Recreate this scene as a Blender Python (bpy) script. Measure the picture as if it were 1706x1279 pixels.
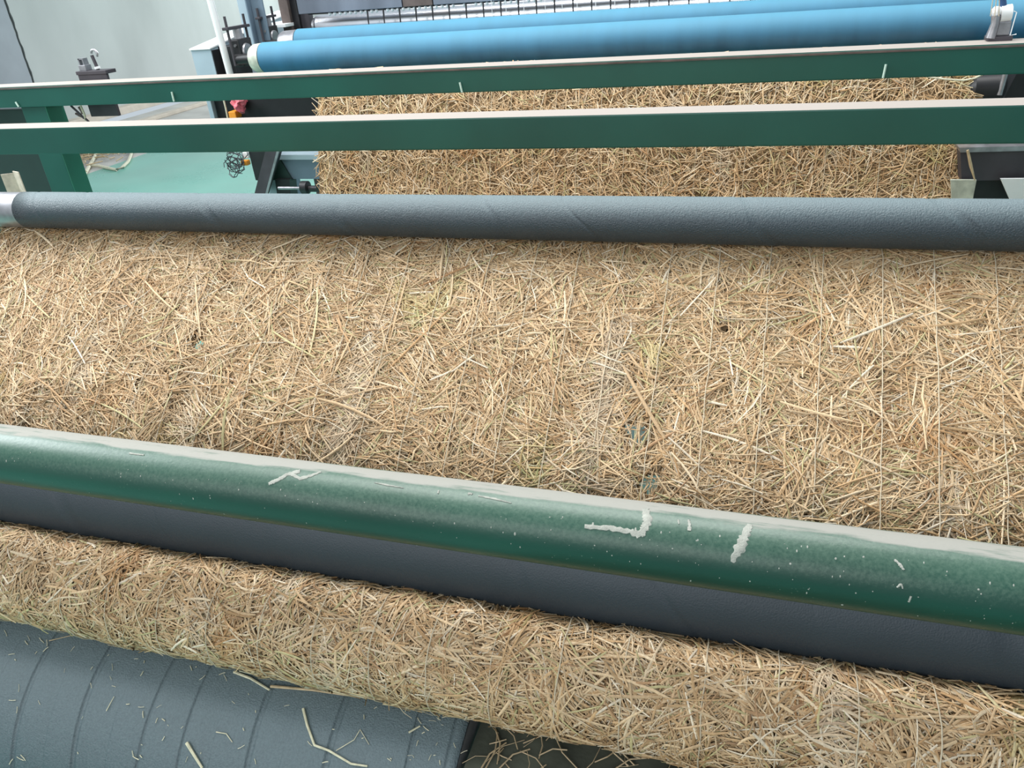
import bpy, bmesh, math, random
import numpy as np
from mathutils import Vector, Matrix
from mathutils import noise as mnoise

random.seed(7)
sc = bpy.context.scene
for o in list(bpy.data.objects):
    bpy.data.objects.remove(o, do_unlink=True)
COL = sc.collection

# ------------------------------------------------------------------ camera
H = 1.65
F_PX = 1281.0
right = Vector((.955, .2866, -.075)).normalized()
fwd = Vector((-.286, .826, -.485))
fwd = (fwd - right * fwd.dot(right)).normalized()
down = fwd.cross(right).normalized()
CAM = Vector((0, 0, H))
cam_d = bpy.data.cameras.new('camera')
cam = bpy.data.objects.new('camera', cam_d)
COL.objects.link(cam)
m = Matrix.Identity(4)
for i in range(3):
    m[i][0] = right[i]; m[i][1] = -down[i]; m[i][2] = -fwd[i]; m[i][3] = CAM[i]
cam.matrix_world = m
cam_d.sensor_width = 36
cam_d.lens = F_PX / 1706 * 36
cam_d.clip_start = .02
sc.camera = cam

# ------------------------------------------------------------------ light
sc.view_settings.view_transform = 'Standard'
sc.view_settings.look = 'None'
sc.view_settings.gamma = 1
sc.view_settings.use_curve_mapping = False
sc.view_settings.exposure = 0.0
w = bpy.data.worlds.new('daylight')
sc.world = w
w.use_nodes = True
bg = w.node_tree.nodes['Background']
bg.inputs[0].default_value = (.80, .91, 1, 1)
bg.inputs[1].default_value = .68

def area(name, loc, target, sx, sy, power, col):
    l = bpy.data.lights.new(name, 'AREA')
    l.shape = 'RECTANGLE'; l.size = sx; l.size_y = sy; l.energy = power; l.color = col
    o = bpy.data.objects.new(name, l); COL.objects.link(o)
    o.location = loc
    o.rotation_euler = (Vector(target) - Vector(loc)).to_track_quat('-Z', 'Y').to_euler()
    return o
area('roof_skylight', (-1.2, 2.6, 5.5), (-.8, 1.7, 0), 5.0, 2.6, 400, (1, .985, .96))
area('left_window_light', (-5.5, 1.6, 3.8), (-1.6, 1.4, .8), 2.2, 2.2, 270, (.93, .97, 1))
area('far_doorway_light', (-4.2, 16.5, 3.2), (-4, 6, .4), 6.0, 3.0, 900, (.95, 1, 1))
area('near_fill_light', (-1.6, -3.2, 3.0), (-.6, 2.4, .9), 5.0, 2.2, 110, (1, .98, .95))  # unseen fill added behind the camera to brighten the hanging far mat

# ------------------------------------------------------------------ helpers
def ray(px, py):
    return right * (px - 853) + down * (py - 639.5) + fwd * F_PX
def at(px, py, Y):
    d = ray(px, py); return CAM + d * (Y / d.y)
def rel(Y, z):
    return (Y, H + z)

def new_bm(): return bmesh.new()

def wloc(o):
    v = Vector((0, 0, 0))
    while o:
        v += o.location; o = o.parent
    return v

def tag(o, label=None, cat=None, group=None, kind=None):
    if label: o['label'] = label
    if cat: o['category'] = cat
    if group: o['group'] = group
    if kind: o['kind'] = kind
    return o

def thing(name, label, cat, loc, group=None):
    o = bpy.data.objects.new(name, None)
    COL.objects.link(o); o.location = loc; o.empty_display_size = .05
    return tag(o, label, cat, group)

def finish(name, me, mat, parent, smooth=False):
    o = bpy.data.objects.new(name, me)
    COL.objects.link(o)
    if mat: me.materials.append(mat)
    if smooth:
        for p in me.polygons: p.use_smooth = True
    if parent is not None:
        off = wloc(parent)
        me.transform(Matrix.Translation(-off))
        o.parent = parent
    return o

def obj(name, bm, mat, parent=None, smooth=False, bevel=0):
    if bevel:
        es = [e for e in bm.edges if len(e.link_faces) == 2 and e.calc_face_angle(0) > .6]
        bmesh.ops.bevel(bm, geom=es, offset=bevel, segments=2, profile=.6, affect='EDGES')
    bmesh.ops.recalc_face_normals(bm, faces=bm.faces)
    me = bpy.data.meshes.new(name)
    bm.to_mesh(me); bm.free()
    o = finish(name, me, mat, parent, smooth)
    if smooth:
        # sharp edges by angle
        bm2 = bmesh.new(); bm2.from_mesh(me)
        for e in bm2.edges:
            if len(e.link_faces) == 2 and e.calc_face_angle(0) > .7: e.smooth = False
        bm2.to_mesh(me); bm2.free()
    return o

def add_box(bm, lo, hi, rot=None, piv=None):
    r = bmesh.ops.create_cube(bm, size=1)
    vs = r['verts']
    c = (Vector(lo) + Vector(hi)) / 2; s = Vector(hi) - Vector(lo)
    for v in vs:
        v.co = Vector((v.co.x * s.x, v.co.y * s.y, v.co.z * s.z)) + c
    if rot is not None:
        p = Vector(piv) if piv is not None else c
        for v in vs: v.co = rot @ (v.co - p) + p
    return vs

def box(name, lo, hi, mat, parent=None, bevel=.002, rot=None, piv=None):
    bm = new_bm(); add_box(bm, lo, hi, rot, piv)
    return obj(name, bm, mat, parent, bevel=bevel)

def add_tube(bm, pts, r, seg=10, cap=True):
    pts = [Vector(p) for p in pts]
    rs = r if isinstance(r, (list, tuple)) else [r] * len(pts)
    prev = None; rings = []
    for i, p in enumerate(pts):
        t = (pts[min(i + 1, len(pts) - 1)] - pts[max(i - 1, 0)]).normalized()
        if prev is None:
            a = Vector((0, 0, 1)) if abs(t.z) < .9 else Vector((1, 0, 0))
            u = t.cross(a).normalized()
        else:
            u = (prev - t * prev.dot(t)).normalized()
        prev = u; v = t.cross(u)
        rings.append([bm.verts.new(p + (u * math.cos(2 * math.pi * k / seg) + v * math.sin(2 * math.pi * k / seg)) * rs[i]) for k in range(seg)])
    for a, b in zip(rings, rings[1:]):
        for k in range(seg):
            bm.faces.new((a[k], a[(k + 1) % seg], b[(k + 1) % seg], b[k]))
    if cap:
        bm.faces.new(rings[0]); bm.faces.new(rings[-1][::-1])

def tube(name, pts, r, mat, parent=None, seg=10, smooth=True):
    bm = new_bm(); add_tube(bm, pts, r, seg)
    return obj(name, bm, mat, parent, smooth=smooth)

def lathe_x(name, prof, y, z, mat, parent=None, seg=64):
    """prof: list of (x, radius); axis along X"""
    bm = new_bm(); rings = []
    for x, r in prof:
        rings.append([bm.verts.new((x, y + r * math.cos(2 * math.pi * k / seg), z + r * math.sin(2 * math.pi * k / seg))) for k in range(seg)])
    for a, b in zip(rings, rings[1:]):
        for k in range(seg):
            bm.faces.new((a[k], a[(k + 1) % seg], b[(k + 1) % seg], b[k]))
    bm.faces.new(rings[0]); bm.faces.new(rings[-1][::-1])
    return obj(name, bm, mat, parent, smooth=True)

def wrapped_cover(name, x0, x1, y, z, r, pitch, step, mat, parent, seg=96, amp=.0):
    """rubber strip wound around a drum: helical laps, each lap standing proud of the next"""
    nx = int((x1 - x0) / pitch * 6)
    xs = np.linspace(x0, x1, nx)
    th = np.linspace(0, 2 * np.pi, seg, endpoint=False)
    verts = []
    n = len(th)
    # lap-aligned columns: 6 samples per lap, the last two squeezed at the lap edge
    laps = int((x1 - x0) / pitch) + 2
    offs = [(0.0, -1.5), (.014, .6), (.045, .8), (.5, .7), (.93, .55), (.972, .45), (.986, -1.5)]
    us, hs = [], []
    for L in range(-1, laps):
        for a, hgt in offs:
            us.append(L + a); hs.append(hgt)
    us = np.array(us); hs = np.array(hs)
    T, U = np.meshgrid(th, us, indexing='xy')
    Hh = np.repeat(hs[:, None], n, 1)
    wob = .09 * np.sin(U * 2.3 + 1.7 * np.sin(T)) * np.sin(T + U)
    X = x0 + (U + T / (2 * np.pi) + wob + .07 * np.sin(np.floor(U + .01) * 2.7)) * pitch
    out = (X < x0) | (X > x1)
    X = np.clip(X, x0, x1)
    R = r + step * Hh + amp * np.sin(3 * T + X * 9)
    co = np.stack([X, y + R * np.cos(T), z + R * np.sin(T)], -1).reshape(-1, 3)
    m_ = len(us)
    faces = []
    i = np.arange(m_ - 1)[:, None] * n; k = np.arange(n)[None, :]
    a = i + k; b = i + (k + 1) % n
    # the helix advances one pitch per turn: the seam joins lap U at 2pi to lap U+1 at 0
    nb = len(offs)
    F = []
    for ii in range(m_ - 1):
        for kk in range(n):
            a0 = ii * n + kk; c0 = a0 + n
            if kk < n - 1:
                F.append((a0, a0 + 1, c0 + 1, c0))
            else:
                if ii + nb + 1 < m_:
                    F.append((a0, (ii + nb) * n, (ii + nb + 1) * n, c0))
    me = bpy.data.meshes.new(name)
    me.from_pydata(co.tolist(), [], F)
    bm = bmesh.new(); bm.from_mesh(me)
    bmesh.ops.dissolve_degenerate(bm, dist=1e-6, edges=bm.edges)
    bmesh.ops.recalc_face_normals(bm, faces=bm.faces)
    bm.to_mesh(me); bm.free()
    return finish(name, me, mat, parent, smooth=True)

# ------------------------------------------------------------------ materials
def mat(name, col, rough=.5, metal=0, bump=0, bscale=200, var=.0, vscale=8, spec=.5, coat=0, stretch=(1, 1, 1), dark=None):
    m = bpy.data.materials.new(name); m.use_nodes = True
    nt = m.node_tree; N = nt.nodes; L = nt.links
    b = N['Principled BSDF']
    b.inputs['Roughness'].default_value = rough
    b.inputs['Metallic'].default_value = metal
    b.inputs['Specular IOR Level'].default_value = spec
    b.inputs['Coat Weight'].default_value = coat
    b.inputs['Base Color'].default_value = (*col, 1)
    tc = N.new('ShaderNodeTexCoord'); mp = N.new('ShaderNodeMapping')
    mp.inputs['Scale'].default_value = stretch
    L.new(tc.outputs['Object'], mp.inputs[0])
    if var:
        nz = N.new('ShaderNodeTexNoise'); nz.inputs['Scale'].default_value = vscale; nz.inputs['Detail'].default_value = 6
        L.new(mp.outputs[0], nz.inputs['Vector'])
        mx = N.new('ShaderNodeMix'); mx.data_type = 'RGBA'
        dk = dark or tuple(c * (1 - var) for c in col)
        lt = tuple(min(1, c * (1 + var * .6)) for c in col)
        mx.inputs[6].default_value = (*dk, 1); mx.inputs[7].default_value = (*lt, 1)
        rp = N.new('ShaderNodeMapRange'); rp.inputs[1].default_value = .3; rp.inputs[2].default_value = .7
        L.new(nz.outputs[0], rp.inputs[0]); L.new(rp.outputs[0], mx.inputs[0])
        L.new(mx.outputs[2], b.inputs['Base Color'])
    if bump:
        nb = N.new('ShaderNodeTexNoise'); nb.inputs['Scale'].default_value = bscale; nb.inputs['Detail'].default_value = 3
        L.new(mp.outputs[0], nb.inputs['Vector'])
        bp = N.new('ShaderNodeBump'); bp.inputs['Strength'].default_value = bump; bp.inputs['Distance'].default_value = .002
        L.new(nb.outputs[0], bp.inputs['Height']); L.new(bp.outputs[0], b.inputs['Normal'])
    return m

def dusty(m, dust_col, axis_lo, axis_hi, amount, nscale, stretch=(1, 1, 1), speck=0, ny=0, dust_rough=.85, nw=.35):
    """dust that has settled on the upward faces; ny shifts it towards the back"""
    nt = m.node_tree; N = nt.nodes; L = nt.links
    b = N['Principled BSDF']
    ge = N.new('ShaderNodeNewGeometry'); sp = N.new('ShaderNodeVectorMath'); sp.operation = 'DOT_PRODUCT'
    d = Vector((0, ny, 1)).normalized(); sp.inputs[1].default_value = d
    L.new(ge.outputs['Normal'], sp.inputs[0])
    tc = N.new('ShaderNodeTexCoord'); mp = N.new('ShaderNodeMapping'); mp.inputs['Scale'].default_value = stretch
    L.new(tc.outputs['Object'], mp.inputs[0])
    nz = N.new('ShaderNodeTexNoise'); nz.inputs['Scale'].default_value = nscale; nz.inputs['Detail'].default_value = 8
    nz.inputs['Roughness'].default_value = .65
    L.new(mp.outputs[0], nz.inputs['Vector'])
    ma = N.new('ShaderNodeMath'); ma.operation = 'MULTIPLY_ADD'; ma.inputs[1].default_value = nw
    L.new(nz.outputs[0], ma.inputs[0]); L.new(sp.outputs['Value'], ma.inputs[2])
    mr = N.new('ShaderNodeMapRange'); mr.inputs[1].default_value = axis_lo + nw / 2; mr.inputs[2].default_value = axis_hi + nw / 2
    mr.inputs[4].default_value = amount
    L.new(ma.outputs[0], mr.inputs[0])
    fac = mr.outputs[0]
    if speck:
        vo = N.new('ShaderNodeTexVoronoi'); vo.inputs['Scale'].default_value = speck
        L.new(tc.outputs['Object'], vo.inputs['Vector'])
        lt = N.new('ShaderNodeMapRange'); lt.inputs[1].default_value = .16; lt.inputs[2].default_value = .08
        L.new(vo.outputs['Distance'], lt.inputs[0])
        n2 = N.new('ShaderNodeTexNoise'); n2.inputs['Scale'].default_value = 9
        L.new(tc.outputs['Object'], n2.inputs['Vector'])
        m2 = N.new('ShaderNodeMapRange'); m2.inputs[1].default_value = .52; m2.inputs[2].default_value = .68; m2.inputs[4].default_value = .6
        L.new(n2.outputs[0], m2.inputs[0])
        mu = N.new('ShaderNodeMath'); mu.operation = 'MULTIPLY'; L.new(lt.outputs[0], mu.inputs[0]); L.new(m2.outputs[0], mu.inputs[1])
        mxm = N.new('ShaderNodeMath'); mxm.operation = 'MAXIMUM'; L.new(fac, mxm.inputs[0]); L.new(mu.outputs[0], mxm.inputs[1])
        fac = mxm.outputs[0]
    mx = N.new('ShaderNodeMix'); mx.data_type = 'RGBA'
    src = b.inputs['Base Color']
    if src.is_linked: L.new(src.links[0].from_socket, mx.inputs[6])
    else: mx.inputs[6].default_value = src.default_value
    mx.inputs[7].default_value = (*dust_col, 1)
    L.new(fac, mx.inputs[0]); L.new(mx.outputs[2], b.inputs['Base Color'])
    rr = N.new('ShaderNodeMapRange'); rr.inputs[3].default_value = b.inputs['Roughness'].default_value; rr.inputs[4].default_value = dust_rough
    L.new(fac, rr.inputs[0]); L.new(rr.outputs[0], b.inputs['Roughness'])
    return m

DUST = (.56, .50, .44)
M = {}
M['pipe_green'] = dusty(mat('glossy_green_paint', (.003, .052, .033), .37, var=.3, vscale=3, coat=.0, bump=.12, bscale=160),
                        (.15, .23, .17), .4, 1.4, .6, 230, speck=150, nw=1.2)
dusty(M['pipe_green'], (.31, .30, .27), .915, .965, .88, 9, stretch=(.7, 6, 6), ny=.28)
M['rail_green'] = dusty(mat('green_enamel', (.007, .082, .062), .38, var=.15, vscale=4, bump=.05), (.345, .305, .275), .55, .8, .95, 20)
M['post_green'] = mat('green_post_paint', (.02, .15, .10), .42, var=.2, vscale=6)
M['dark_green'] = mat('dark_green_steel', (.012, .035, .03), .5, var=.3, vscale=6)
M['black'] = mat('black_steel', (.012, .012, .014), .45, var=.3, vscale=20)
M['dark_grey'] = mat('dark_grey_steel', (.06, .055, .065), .5, metal=.2, var=.3, vscale=9)
M['pale_blue'] = mat('pale_blue_grey_enamel', (.36, .46, .52), .35, var=.08, vscale=5)
M['blue_grey'] = mat('blue_grey_enamel', (.15, .21, .27), .38, var=.12, vscale=5)
M['white_top'] = mat('white_enamel', (.78, .80, .80), .4, var=.08, vscale=8)
M['chrome'] = mat('chrome', (.80, .81, .85), .27, metal=1, var=.1, vscale=12)
M['steel'] = mat('dull_steel', (.36, .36, .38), .42, metal=.8, var=.3, vscale=30, bump=.1)
M['plate_steel'] = mat('grey_plate_steel', (.20, .23, .28), .4, metal=.4, var=.35, vscale=6, stretch=(1, 1, .3))
M['rust'] = mat('brown_steel', (.13, .10, .09), .6, metal=.3, var=.4, vscale=15)
M['rubber'] = dusty(mat('grey_rubber', (.018, .036, .049), .42, var=.22, vscale=5, bump=.8, bscale=380, spec=.8),
                    (.17, .235, .25), .2, 1.15, .7, 260, nw=1.0)
M['rubber_dark'] = mat('dark_grey_rubber', (.022, .033, .043), .55, var=.12, vscale=5, bump=.4, bscale=420)
M['blue'] = dusty(mat('blue_rubber', (.028, .135, .26), .55, var=.2, vscale=10, stretch=(1.5, .3, .3), bump=.1),
                  (.08, .27, .37), -.5, 1.0, .7, 20)
M['ivory'] = mat('ivory_collar', (.50, .53, .44), .5, var=.25, vscale=40)
M['orange'] = mat('orange_plastic', (.85, .32, .03), .5, var=.1, vscale=20)
M['pink'] = mat('pink_plastic_bag', (.75, .16, .20), .4, var=.4, vscale=60)
M['cream'] = mat('cream_rope', (.62, .60, .46), .8, var=.2, vscale=60)
M['thread'] = mat('pale_thread', (.56, .48, .35), .8)
M['wire'] = mat('dark_wire', (.035, .035, .045), .5)
M['card'] = mat('worn_cardboard', (.62, .52, .42), .85, var=.3, vscale=30)
M['peg'] = mat('pale_green_peg', (.45, .60, .52), .5)
M['mud'] = mat('dried_grey_splash', (.33, .34, .30), .85, var=.2, vscale=120, bump=.4, bscale=500)
M['wall'] = mat('grey_render_wall', (.42, .45, .44), .9, var=.16, vscale=.9, bump=.2, bscale=30, stretch=(1, 1, .5))
M['wall2'] = mat('bluish_grey_render', (.30, .33, .36), .9, var=.2, vscale=1.2)
M['crack'] = mat('dark_joint', (.06, .07, .07), .9)
M['concrete'] = mat('pale_concrete', (.46, .45, .42), .8, var=.2, vscale=2.5, bump=.2, bscale=60)
M['teal'] = dusty(mat('teal_floor_paint', (.04, .36, .28), .22, var=.22, vscale=1.3, bump=.05, bscale=30),
                  (.42, .56, .50), .75, 1.3, .7, 1.1, dust_rough=.4)
M['bed'] = mat('dirty_green_bed', (.09, .10, .075), .7, var=.5, vscale=12, bump=.4, bscale=80)
M['tan'] = mat('tan_curb', (.55, .49, .41), .85, var=.15, vscale=6)

def straw_mat(name):
    m = bpy.data.materials.new(name); m.use_nodes = True
    nt = m.node_tree; N = nt.nodes; L = nt.links; b = N['Principled BSDF']
    a = N.new('ShaderNodeAttribute'); a.attribute_name = 'straw_tint'
    tc = N.new('ShaderNodeTexCoord'); nz = N.new('ShaderNodeTexNoise'); nz.inputs['Scale'].default_value = 260
    L.new(tc.outputs['Object'], nz.inputs['Vector'])
    mr = N.new('ShaderNodeMapRange'); mr.inputs[1].default_value = .3; mr.inputs[2].default_value = .7; mr.inputs[3].default_value = .82; mr.inputs[4].default_value = 1.1
    L.new(nz.outputs[0], mr.inputs[0])
    mx = N.new('ShaderNodeVectorMath'); mx.operation = 'SCALE'
    L.new(a.outputs['Color'], mx.inputs[0]); L.new(mr.outputs[0], mx.inputs['Scale'])
    L.new(mx.outputs[0], b.inputs['Base Color'])
    b.inputs['Roughness'].default_value = .5
    b.inputs['Specular IOR Level'].default_value = .35
    return m
M['straw'] = straw_mat('straw')
M['matting'] = mat('matted_straw', (.21, .135, .065), .9, var=.45, vscale=60, bump=1, bscale=160)

# ------------------------------------------------------------------ setting
def plane(name, pts, mt, kind='structure'):
    bm = new_bm(); bm.faces.new([bm.verts.new(p) for p in pts])
    # give it real thickness
    o = obj(name, bm, mt)
    return tag(o, kind=kind)

WX = -9.4
fl = box('floor', (-8.9, -3, -.12), (6, 22, 0), M['concrete'], bevel=0); tag(fl, kind='structure')
def floor_at(px, py):
    d = ray(px, py); s = -CAM.z / d.z; return CAM + d * s
box('painted_floor', (floor_at(158, 286).x, -3, .0), (6, 22, .004), M['teal'], fl, bevel=0)
wl = box('wall_left', (WX - .25, -3, 0), (WX, 22, 5), M['wall'], bevel=0); tag(wl, kind='structure')
# a recessed joint running down the wall, darker render beyond it
pc0 = ray(8, 0); pc1 = ray(54, 131)
j0 = CAM + pc0 * (WX / pc0.x); j1 = CAM + pc1 * (WX / pc1.x)
bm = new_bm()
pts = []
for i in range(26):
    t = i / 25 * 1.6 - .3
    p = j0.lerp(j1, t); pts.append(Vector((WX + .001, p.y + .02 * mnoise.noise(Vector((t * 9, 3, 1))), p.z)))
add_tube(bm, pts, [.012 + .012 * abs(mnoise.noise(Vector((i * .7, 0, 5)))) for i in range(26)], 6)
obj('joint', bm, M['crack'], wl)
box('render_patch', (WX, 4.2, .0), (WX + .012, j1.y - .03, 3.0), M['wall2'], wl, bevel=0)
# low tan curb along the foot of the wall
box('baseboard_left', (WX, -3, 0), (WX + .18, 22, .1), M['tan'], bevel=.01)['kind'] = 'structure'
tx = floor_at(300, 185).x
cb = box('trim_1', (tx, -3, 0), (tx + .12, 22, .05), M['tan'], bevel=.01); tag(cb, kind='structure')

# ------------------------------------------------------------------ front winder: rollers
XL, XR = -1.77, .66
def roller(name, label, y, z, r, x0, x1, cover, band, pitch=None, step=.0006, sleeve=None, ends=(True, True), journal=.02, jl=.35):
    t = thing(name, label, 'roller', (x0, y, z - r))
    if pitch: wrapped_cover('rubber_cover', x0, x1, y, z, r, pitch, step, cover, t)
    else: lathe_x('cover', [(x0, r - .003), (x0 + .003, r), (x1 - .003, r), (x1, r - .003)], y, z, cover, t, 96)
    prof = [(x0 - band, r * .9), (x0 - band + .004, r * .985), (x1 + band - .004, r * .985), (x1 + band, r * .9)]
    lathe_x('steel_drum', prof, y, z, sleeve or M['steel'], t, 64)
    lathe_x('shaft', [(x0 - band - jl, journal), (x1 + band + jl, journal)], y, z, M['steel'], t, 24)
    return t

# back grey roller, bare steel at its left end
YB, ZB = rel(1.391, -.443)
pe = ray(46, 350); xb = (pe * (YB / pe.y)).x
roller('grey_roller', 'slim grey rubber roller with bare steel left end above the wide straw mat', YB, ZB, .0418, xb, .75, M['rubber'], .2, pitch=.16, step=.0003, journal=.016, jl=.12)
# grey roller below the green pipe
YG, ZG = rel(.873, -.821)
roller('grey_roller', 'dark grey roller directly under the round green pipe, behind the straw roll', YG, ZG, .0845, -1.85, .75, M['rubber_dark'], .04, pitch=.21, step=.0003, journal=.022, jl=.3)
# big front roller, bottom left
YF, ZF = rel(.768, -1.279)
roller('rubber_drum', 'broad grey rubber covered drum with slanting laps at the bottom left, straw bits on top', YF, ZF, .26, -1.85, -.363, M['rubber'], .004, pitch=.066, step=.0009, journal=.03, jl=.2)

# green pipe with dried splashes
YP, ZP = rel(.757, -.657); RP = .0482
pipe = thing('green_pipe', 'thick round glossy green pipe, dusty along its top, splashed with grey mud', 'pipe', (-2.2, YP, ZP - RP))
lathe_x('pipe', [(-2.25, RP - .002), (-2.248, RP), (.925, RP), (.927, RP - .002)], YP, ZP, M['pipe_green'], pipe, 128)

def pipe_uv(px, py):
    """where a picture ray meets the pipe: (x, angle)"""
    d = ray(px, py)
    a = d.y ** 2 + d.z ** 2
    oy, oz = CAM.y - YP, CAM.z - ZP
    b = 2 * (oy * d.y + oz * d.z); c = oy * oy + oz * oz - RP * RP
    disc = b * b - 4 * a * c
    s = (-b - math.sqrt(max(disc, 0))) / (2 * a)
    p = CAM + d * s
    return p.x, math.atan2(p.z - ZP, p.y - YP)

def splash(center_line, widths):
    """a smear of dried mud standing a little proud of the pipe"""
    uv = [pipe_uv(*p) for p in center_line]
    # densify
    P = []
    for i in range(len(uv) - 1):
        n = 7
        for k in range(n):
            t = k / n
            P.append((uv[i][0] * (1 - t) + uv[i + 1][0] * t, uv[i][1] * (1 - t) + uv[i + 1][1] * t, widths[i] * (1 - t) + widths[i + 1] * t))
    P.append((*uv[-1], widths[-1]))
    bm = new_bm(); rows = []
    rnd = random.Random(int(center_line[0][0]))
    for i, (x, a, wd) in enumerate(P):
        i0 = max(0, i - 1); i1 = min(len(P) - 1, i + 1)
        dx = P[i1][0] - P[i0][0]; da = (P[i1][1] - P[i0][1]) * RP
        l = math.hypot(dx, da) or 1
        nx, na = -da / l, dx / l
        row = []
        wl_ = wd * rnd.uniform(.6, 1.25); wr_ = wd * rnd.uniform(.6, 1.25)
        for s, hh in ((-wl_, 0), (-wl_ * .8, .0011), (0, .0015), (wr_ * .8, .0011), (wr_, 0)):
            xx = x + nx * s; aa = a + na * s / RP
            rr = RP - .0003 + hh
            row.append(bm.verts.new((xx, YP + rr * math.cos(aa), ZP + rr * math.sin(aa))))
        rows.append(row)
    for a_, b_ in zip(rows, rows[1:]):
        for k in range(4): bm.faces.new((a_[k], a_[k + 1], b_[k + 1], b_[k]))
    bm.faces.new(rows[0]); bm.faces.new(rows[-1][::-1])
    obj('dried_splash', bm, M['mud'], pipe, smooth=True)

splash([(974, 877), (1010, 879), (1050, 885), (1062, 890), (1075, 888)], [.0028, .0035, .0035, .005, .004])
splash([(1074, 848), (1080, 864), (1074, 880), (1064, 890)], [.006, .0055, .006, .003])
splash([(1250, 874), (1242, 890), (1232, 912), (1220, 936)], [.004, .0055, .007, .0025])
splash([(448, 806), (462, 800), (480, 790), (500, 785)], [.0035, .003, .0035, .004])
splash([(483, 788), (500, 797), (520, 792), (535, 786)], [.003, .003, .003, .002])
splash([(624, 804), (645, 808), (672, 813)], [.0008, .0014, .0006])
splash([(797, 826), (825, 831), (852, 838)], [.001, .0015, .0006])
splash([(1147, 866), (1149, 876), (1148, 884)], [.0015, .0022, .0028])
splash([(1130, 866), (1131, 873)], [.0012, .0008])
splash([(1490, 932), (1499, 940), (1506, 949)], [.0012, .002, .0012])
splash([(1494, 978), (1501, 973), (1504, 980)], [.001, .0014, .0008])
splash([(1518, 993), (1514, 1002)], [.0012, .0014])
splash([(780, 822), (787, 823)], [.0022, .0015])
splash([(730, 822), (731, 817)], [.0013, .0013])
splash([(216, 755), (240, 758)], [.0015, .0012])

rnd = random.Random(21)
bm = new_bm()
for i in range(170):
    px = rnd.uniform(5, 1700); t = rnd.random() ** 1.5
    py = 745 + px * .123 + t * 95
    x, a = pipe_uv(px, py)
    s_ = rnd.uniform(.0004, .0012) * (1.6 if rnd.random() < .1 else 1)
    el = rnd.uniform(.6, 2.2)
    c0_ = Vector((x, YP + RP * math.cos(a), ZP + RP * math.sin(a)))
    nrm = Vector((0, math.cos(a), math.sin(a))); tan_ = Vector((0, -math.sin(a), math.cos(a)))
    ring = [bm.verts.new(c0_ + Vector((1, 0, 0)) * (s_ * math.cos(k * 1.047)) + tan_ * (s_ * el * math.sin(k * 1.047)) - nrm * .0002) for k in range(6)]
    top = bm.verts.new(c0_ + nrm * .0006)
    for k in range(6): bm.faces.new((ring[k], ring[(k + 1) % 6], top))
obj('mud_specks', bm, M['mud'], pipe, smooth=True)['kind'] = 'stuff'

# ------------------------------------------------------------------ straw webs
class Path:
    def __init__(self, pts, n=400):
        pts = [Vector((a, b)) for a, b in pts]
        P = [pts[0] * 2 - pts[1]] + pts + [pts[-1] * 2 - pts[-2]]
        out = []
        per = max(4, n // (len(pts) - 1))
        for i in range(1, len(P) - 2):
            for k in range(per):
                t = k / per
                out.append(.5 * ((2 * P[i]) + (-P[i - 1] + P[i + 1]) * t + (2 * P[i - 1] - 5 * P[i] + 4 * P[i + 1] - P[i + 2]) * t * t + (-P[i - 1] + 3 * P[i] - 3 * P[i + 1] + P[i + 2]) * t ** 3))
        out.append(P[-2])
        A = np.array([[v.x, v.y] for v in out])
        d = np.hypot(*np.diff(A, axis=0).T)
        self.s = np.concatenate([[0], np.cumsum(d)]); self.A = A; self.L = self.s[-1]
        T = np.gradient(A, self.s, axis=0); T /= np.linalg.norm(T, axis=1)[:, None]
        self.T = T
    def __call__(self, s):
        y = np.interp(s, self.s, self.A[:, 0]); z = np.interp(s, self.s, self.A[:, 1])
        ty = np.interp(s, self.s, self.T[:, 0]); tz = np.interp(s, self.s, self.T[:, 1])
        return y, z, ty, tz     # position and tangent; normal = (tz, -ty) or its negative

class Circle:
    def __init__(self, y, z, r, a0=0, a1=2 * np.pi):
        self.c = (y, z); self.r = r; self.a0 = a0; self.L = abs(a1 - a0) * r
    def __call__(self, s):
        a = self.a0 + s / self.r
        return self.c[0] + self.r * np.cos(a), self.c[1] + self.r * np.sin(a), -np.sin(a), np.cos(a)

def lf_noise(x, s, seed, sc_):
    rs = np.random.RandomState(seed)
    v = np.zeros_like(x)
    for k in range(9):
        ang = rs.uniform(0, 6.28); f = sc_ * rs.uniform(.5, 2.2); ph = rs.uniform(0, 6.28)
        v += np.sin(f * (x * np.cos(ang) + s * np.sin(ang)) + ph + 1.3 * np.sin(f * .6 * (x * np.sin(ang + 1)) + ph * 2))
    return v / 4.2

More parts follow.
